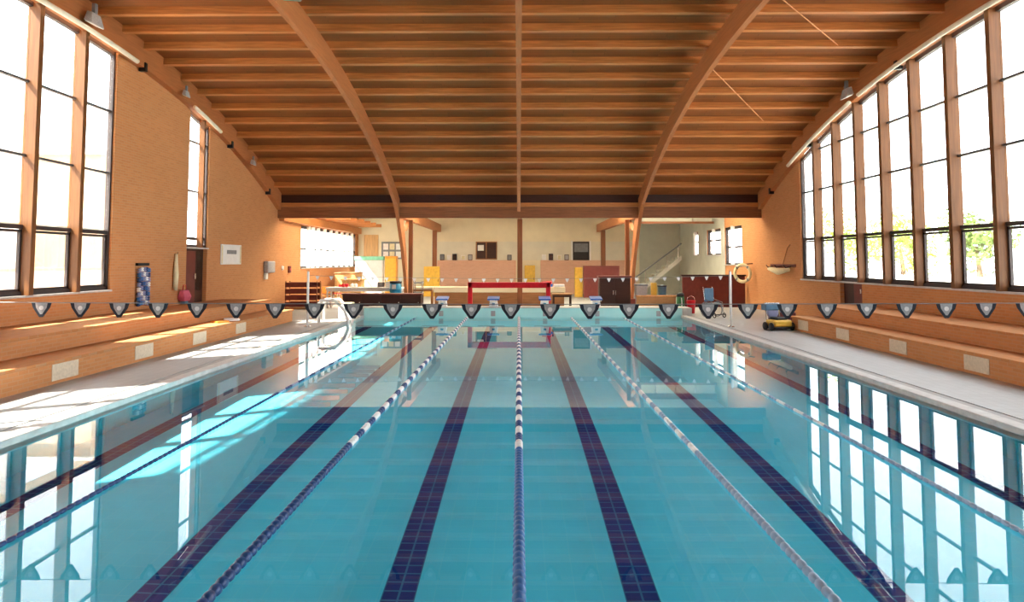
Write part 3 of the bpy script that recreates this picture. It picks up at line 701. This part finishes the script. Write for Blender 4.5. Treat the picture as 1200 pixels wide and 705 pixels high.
B((0, -.45, .1), (.22, .45, .62)).build('body', 'greycloth', t, .05); B((0, -.42, -.18), (.12, -.15, .1)).build('tube', 'offwhite', t, .03)
t = thing('alarm_point', 'red alarm point at the far end of the left wall', 'alarm', (-WX+.002, 33.9, 1.92))
B((0, -.16, -.16), (.08, .16, .16)).build('case', 'maroon', t, .015); MB().lathe([(.06, .08), (.05, .1)], axis='X', n=12).build('button', 'pink', t)
t = thing('wall_disc', 'pale round bell on the left wall beside the red alarm point', 'bell', (-WX+.002, 32.9, 2.0))
MB().lathe([(.11, 0), (.11, .05), (.06, .09)], axis='X', n=18).build('gong', 'whitecloth', t, 0, True); MB().lathe([(.02, .08), (.015, .12)], axis='X', n=10).build('striker', 'steel', t)
t = thing('towel', 'pale yellow towel hung beside the left doorway', 'towel', (-WX+.03, 22.6, 1.4))
MB().loft([[(.0, -.12, .0), (.10, .0, -.05), (.02, .14, .02), (-.02, .0, 0)], [(.02, -.15, .5), (.12, 0, .5), (.03, .16, .5), (-.02, 0, .5)], [(.0, -.04, 1.15), (.06, .0, 1.16), (.0, .06, 1.15), (-.02, 0, 1.15)]]).build('cloth', 'paleyellow', t, 0, True)
MB().tube([(-.03, 0, 1.14), (.06, 0, 1.14), (.07, 0, 1.2)], .012, 6).build('hook', 'black', t)
t = thing('bag', 'pink and red bag hung low beside the left doorway', 'bag', (-WX+.12, 23.08, .945))
MB().loft([[(-.10, -.2, .06), (.10, -.2, .06), (.10, .2, .06), (-.10, .2, .06)], [(-.11, -.26, .2), (.13, -.26, .2), (.13, .26, .2), (-.11, .26, .2)], [(-.06, -.2, .42), (.06, -.2, .42), (.06, .2, .42), (-.06, .2, .42)]]).build('body', 'pink', t, .03)
B((-.08, -.12, -.04), (.08, .12, .06)).build('base', 'steelblue', t, .02); MB().tube([(0, -.12, .40), (0, -.08, .58), (0, .08, .58), (0, .12, .40)], .015, 6).build('handle', 'red', t)

# ------------------------------------------------------------------ right wall furnishings
t = thing('lifebuoy', 'cream lifebuoy hanging on the far right brick wall', 'lifebuoy', (WX-.50, 33.5, 1.74), .75)
MB().torus((0, 0, 0), .40, .08, 'X', 28, 10).build('ring', 'paleyellow', t, 0, True)
for a in (PI/4, 3*PI/4, 5*PI/4, 7*PI/4): MB().lathe([(.088, -.04), (.088, .04)], (0, .40*math.cos(a), .40*math.sin(a)), 'Y', 12).build('band', 'greymid', t)
MB().tube([(0, .46*math.cos(2*PI*i/20), .46*math.sin(2*PI*i/20)) for i in range(21)], .014, 6).build('grab_line', 'whitecloth', t)
MB().bar((.02, -.02, .42), (.35, -.33, .46), .05, .05).build('bracket', 'black', t)
t = thing('coat_rack', 'maroon wall rack holding a pale rolled net on the right wall', 'rack', (WX-.02, 29.65, 1.95))
B((-.06, -1.35, .12), (.018, 1.35, .24)).build('rail', 'maroon', t, .01)
MB().tube([(-.2, -1.1, .02), (-.22, 0, -.06), (-.2, 1.1, .04)], [.08, .15, .08], 10).build('rolled_net', 'paleyellow', t, 0, True)
for yy in (-1.0, 0, 1.0): MB().tube([(.0, yy, .16), (-.28, yy, .1), (-.36, yy, .2)], .02, 6).build('hook', 'black', t)
MB().tube([(-.03, .2, -.1), (-.03, -.6, .9), (-.03, -.9, 1.05)], .018, 6).build('hung_pole', 'midwood', t)
# pool cleaner on its caddy
t = thing('pool_cleaner', 'yellow pool cleaning robot on a blue-handled caddy at the right bench', 'pool cleaner', (8.45, 23.0, DK), .25)
B((-.32, -.26, .12), (.32, .26, .34)).build('body', 'yellow', t, .05); B((-.2, -.2, .34), (.2, .2, .42)).build('hood', 'black', t, .03)
for sx in (-1, 1):
    MB().lathe([(.11, -.03), (.13, -.02), (.13, .02), (.11, .03)], (sx*.38, -.16, .13), 'X', 18).build('wheel', 'black', t, 0, True); MB().lathe([(.11, -.03), (.13, -.02), (.13, .02), (.11, .03)], (sx*.38, .18, .13), 'X', 18).build('wheel', 'black', t, 0, True)
B((-.36, -.3, .06), (.36, .3, .12)).build('tray', 'black', t, .01)
MB().tube([(-.25, .28, .1), (-.25, .36, .85), (.25, .36, .85), (.25, .28, .1)], .025, 8).build('caddy_frame', 'steel', t, 0, True)
B((-.33, .2, .62), (.2, .5, .84)).build('power_box', 'steelblue', t, .04); MB().lathe([(.16, -.06), (.2, -.03), (.2, .05), (.13, .07)], (-.02, .3, .55), 'Y', 18).build('cable_coil', 'lilac', t, 0, True)
t = thing('folded_cover', 'steel-blue folded cover on the end of the right bench', 'cover', (9.15, 24.6, DK))
B((-.35, -.4, .0), (.35, .4, .5)).build('roll', 'maroon', t, .05); B((-.38, -.45, .5), (.3, .42, .72)).build('fold', 'steelblue', t, .06)

# ------------------------------------------------------------------ floodlights on arches
def flood(loc, rz, label, s=1.0, m='mint'):
    t = thing('floodlight', label, 'floodlight', loc, rz)
    B((-.05*s, -.04*s, -.02*s), (.05*s, .04*s, .22*s)).build('bracket', 'greymid', t)
    MB().loft([[(-.24*s, -.10*s, -.30*s), (.24*s, -.10*s, -.30*s), (.24*s, .10*s, -.22*s), (-.24*s, .10*s, -.22*s)], [(-.16*s, -.05*s, -.02*s), (.16*s, -.05*s, -.02*s), (.16*s, .08*s, .02*s), (-.16*s, .08*s, .02*s)]]).build('housing', 'greycloth', t, .015)
    MB().loft([[(-.21*s, -.09*s, -.312*s), (.21*s, -.09*s, -.312*s), (.21*s, .08*s, -.245*s), (-.21*s, .08*s, -.245*s)], [(-.21*s, -.09*s, -.30*s), (.21*s, -.09*s, -.30*s), (.21*s, .08*s, -.23*s), (-.21*s, .08*s, -.23*s)]]).build('lens', m, t)
flood((-WX+.45, 17.2, zs(17.2)+.55), PI/2, 'floodlight at the top of the left wall arch over the big windows', 1.1, 'white')
flood((-WX+.42, 22.2, zs(22.2)+.35), PI/2, 'small floodlight on the left wall arch before the narrow window', .7, 'white')
flood((-WX+.42, 28.0, zs(28.0)+.35), PI/2, 'small floodlight on the left wall arch, farthest along', .7, 'white')
flood((WX-.52, 22.5, zs(22.5)+.5), -PI/2, 'floodlight breaking the pale duct on the right wall arch', 1.1, 'white')
flood((-5.575+.3, 15.9, zs(15.9)+.55), .2, 'floodlight clamped on the inner left roof arch', .9, 'mint')
flood((5.575-.3, 15.9, zs(15.9)+.55), -.2, 'floodlight clamped on the inner right roof arch', .9, 'mint')
# bracing rods under the right bay
def rod(a, b, label):
    tag(MB().tube([a, b], .014, 6).build('bracing_rod', 'purlin'), label, 'rod')
rod((5.66, 15.8, zs(15.8)+.60), (9.1, 19.7, zs(19.7)+.66), 'thin pale bracing rod under the right roof bay, nearer one')
rod((5.66, 20.6, zs(20.6)+.45), (8.9, 25.3, zs(25.3)+.60), 'thin pale bracing rod under the right roof bay, farther one')

# ------------------------------------------------------------------ outside
g = MB()
for a, b in (((-90, -60), (-WX-.1, 110)), ((WX+.1, -60), (90, 110)), ((-WX-.1, -60), (WX+.1, YA-.3)), ((-WX-.1, YF+.3), (WX+.1, 110))):
    g.box((a[0], a[1], -.6), (b[0], b[1], -.35))
g = struct(g.build('ground', 'asphalt'))
def building(label, loc, size, wm, wins, wcol='winglass'):
    t = thing('building', label, 'building', loc)
    lx, ly, h = size
    B((-lx/2, -ly/2, 0), (lx/2, ly/2, h)).build('wall', wm, t); B((-lx/2-.3, -ly/2-.3, h), (lx/2+.3, ly/2+.3, h+.35)).build('cornice', 'render', t)
    for (yy, z, wy, wz) in wins:
        f = B((lx/2, yy-wy/2-.1, z-.1), (lx/2+.06, yy+wy/2+.1, z+wz+.1)).build('window', 'render', t); B((lx/2+.06, yy-wy/2, z), (lx/2+.08, yy+wy/2, z+wz)).build('glazing', wcol, f)
building('tan rendered house with a dark window beyond the big left windows', (-26, 40.7, -.35), (5.4, 4.3, 8.6), 'tanrender', [(-.6, 4.9, 1.1, 2.1)])
building('large pale building beyond the left windows, left of the tan house', (-29.5, 23.8, -.35), (8, 24, 9.7), 'render', [(-7, 4.5, 1.4, 2), (-3, 4.5, 1.4, 2), (1, 4.5, 1.4, 2), (5, 4.5, 1.4, 2), (8.6, 4.6, 1.1, 2.4)], 'tanrender')
t = thing('garden_wall', 'low pale garden wall outside the left windows', 'wall', (-17.8, 22, -.35))
B((-.1, -24, 0), (.1, 24, 2.3)).build('masonry', 'render', t); B((-.16, -24, 2.3), (.16, 24, 2.42)).build('coping', 'tanrender', t)
t = thing('fence', 'pale slatted fence outside the right windows', 'fence', (18.8, 24, -.35))
B((-.03, -26, 1.75), (.03, 26, 1.87)).build('rail', 'render', t); B((-.03, -26, .4), (.03, 26, .52)).build('rail', 'render', t)
mb = MB()
for k in range(173): mb.box((-.02, -26+.3*k, .1), (.02, -25.86+.3*k, 2.0))
mb.build('slat_panel', 'render', t)
def tree(x, y, h, r, label, lm):
    t = thing('tree', label, 'tree', (x, y, -.35)); rnd = random.Random(int(x*7+y*13))
    MB().tube([(0, 0, 0), (.05, .05, h*.35), (-.05, .1, h*.6)], [.2, .15, .06], 8).build('trunk', 'bark', t)
    mb = MB()
    blobs = [(Vector((rnd.uniform(-.6, .6)*r, rnd.uniform(-.6, .6)*r, h*.62+rnd.uniform(-.35, .4)*r*1.2)), r*rnd.uniform(.45, .7)) for _ in range(7)]
    for _ in range(1300):
        c, br_ = rnd.choice(blobs)
        d_ = Vector((rnd.gauss(0, 1), rnd.gauss(0, 1), rnd.gauss(0, 1))).normalized()
        p = c + d_*br_*rnd.uniform(.6, 1); s_ = rnd.uniform(.1, .22)
        u = d_.orthogonal().normalized()*s_; v = d_.cross(u).normalized()*s_; u.rotate(Matrix.Rotation(rnd.uniform(0, 6), 3, d_)); n0 = len(mb.v)
        mb.v += [tuple(p-u), tuple(p-v*.6+d_*.04), tuple(p+u), tuple(p+v*.6-d_*.04)]; mb.f.append((n0, n0+1, n0+2, n0+3))
    mb.build('crown', lm, t)
tree(23.82, 48.71, 6.57, 2.6, 'yellow-green tree beyond the right windows, farthest back', 'leaf')
tree(23.27, 42.76, 5.94, 2.3, 'yellow-green tree beyond the right windows, second from the far end', 'leaf')
tree(24.36, 37.35, 5.72, 2.1, 'darker green tree beyond the right windows, middle one', 'leafd')
tree(25.98, 31.93, 5.51, 2.0, 'low green tree beyond the right windows, nearer the viewer', 'leafd')
tree(-20.78, 50.34, 5.94, 1.8, 'green tree outside beyond the narrow left window', 'leaf')

# ------------------------------------------------------------------ light
wd = bpy.data.worlds.new('sky'); S.world = wd; wd.use_nodes = True; nt = wd.node_tree; nt.nodes.clear(); L = nt.links.new
out = nd(nt, 'ShaderNodeOutputWorld'); bg = nd(nt, 'ShaderNodeBackground')
sky = nd(nt, 'ShaderNodeTexSky'); sky.sky_type = 'HOSEK_WILKIE'; sky.turbidity = 6; sky.sun_direction = (-.6, -.35, .7)
mx = nd(nt, 'ShaderNodeMix', data_type='RGBA'); mx.inputs['Factor'].default_value = .75; mx.inputs['B'].default_value = (.95, .98, 1.0, 1)
L(sky.outputs[0], mx.inputs['A']); L(mx.outputs['Result'], bg.inputs['Color']); bg.inputs['Strength'].default_value = 7.0
L(bg.outputs[0], out.inputs['Surface'])
EL = math.radians(48); AZ = Vector((.86, .50))
ddir = Vector((AZ.x*math.cos(EL), AZ.y*math.cos(EL), -math.sin(EL)))
sl = bpy.data.lights.new('sun', 'SUN'); sl.energy = 34; sl.color = (1, .93, .82); sl.angle = math.radians(.8)
so = bpy.data.objects.new('sun', sl); COL.objects.link(so); so.rotation_euler = ddir.to_track_quat('-Z', 'Y').to_euler(); so.location = (-30, -10, 40)
sl.cycles.is_caustics_light = True
water.cycles.is_caustics_caster = True; water.data.polygons[0].use_smooth = True
for o in [basin] + list(basin.children): o.cycles.is_caustics_receiver = True

# ------------------------------------------------------------------ camera
cd = bpy.data.cameras.new('camera'); cam = bpy.data.objects.new('camera', cd); COL.objects.link(cam); S.camera = cam
F = 820.0; P = math.atan(51/F); yaw = math.atan(8/F*math.cos(P))
cd.sensor_fit = 'HORIZONTAL'; cd.sensor_width = 36; cd.lens = F/1200*36; cd.shift_x = 0; cd.shift_y = -(352.5-255)/1200
cam.location = (0, 0, 2.31); cam.rotation_euler = (PI/2+P, 0, yaw); cd.clip_end = 300
S.view_settings.view_transform = 'Standard'; S.view_settings.look = 'None'; S.view_settings.gamma = 1; S.view_settings.use_curve_mapping = False
S.view_settings.exposure = 0.62
cy = S.cycles
cy.max_bounces = 14; cy.diffuse_bounces = 6; cy.glossy_bounces = 6; cy.transmission_bounces = 8; cy.transparent_max_bounces = 24
cy.caustics_reflective = True; cy.caustics_refractive = True; cy.blur_glossy = .25
cy.sample_clamp_indirect = 12.0; cy.use_denoising = True
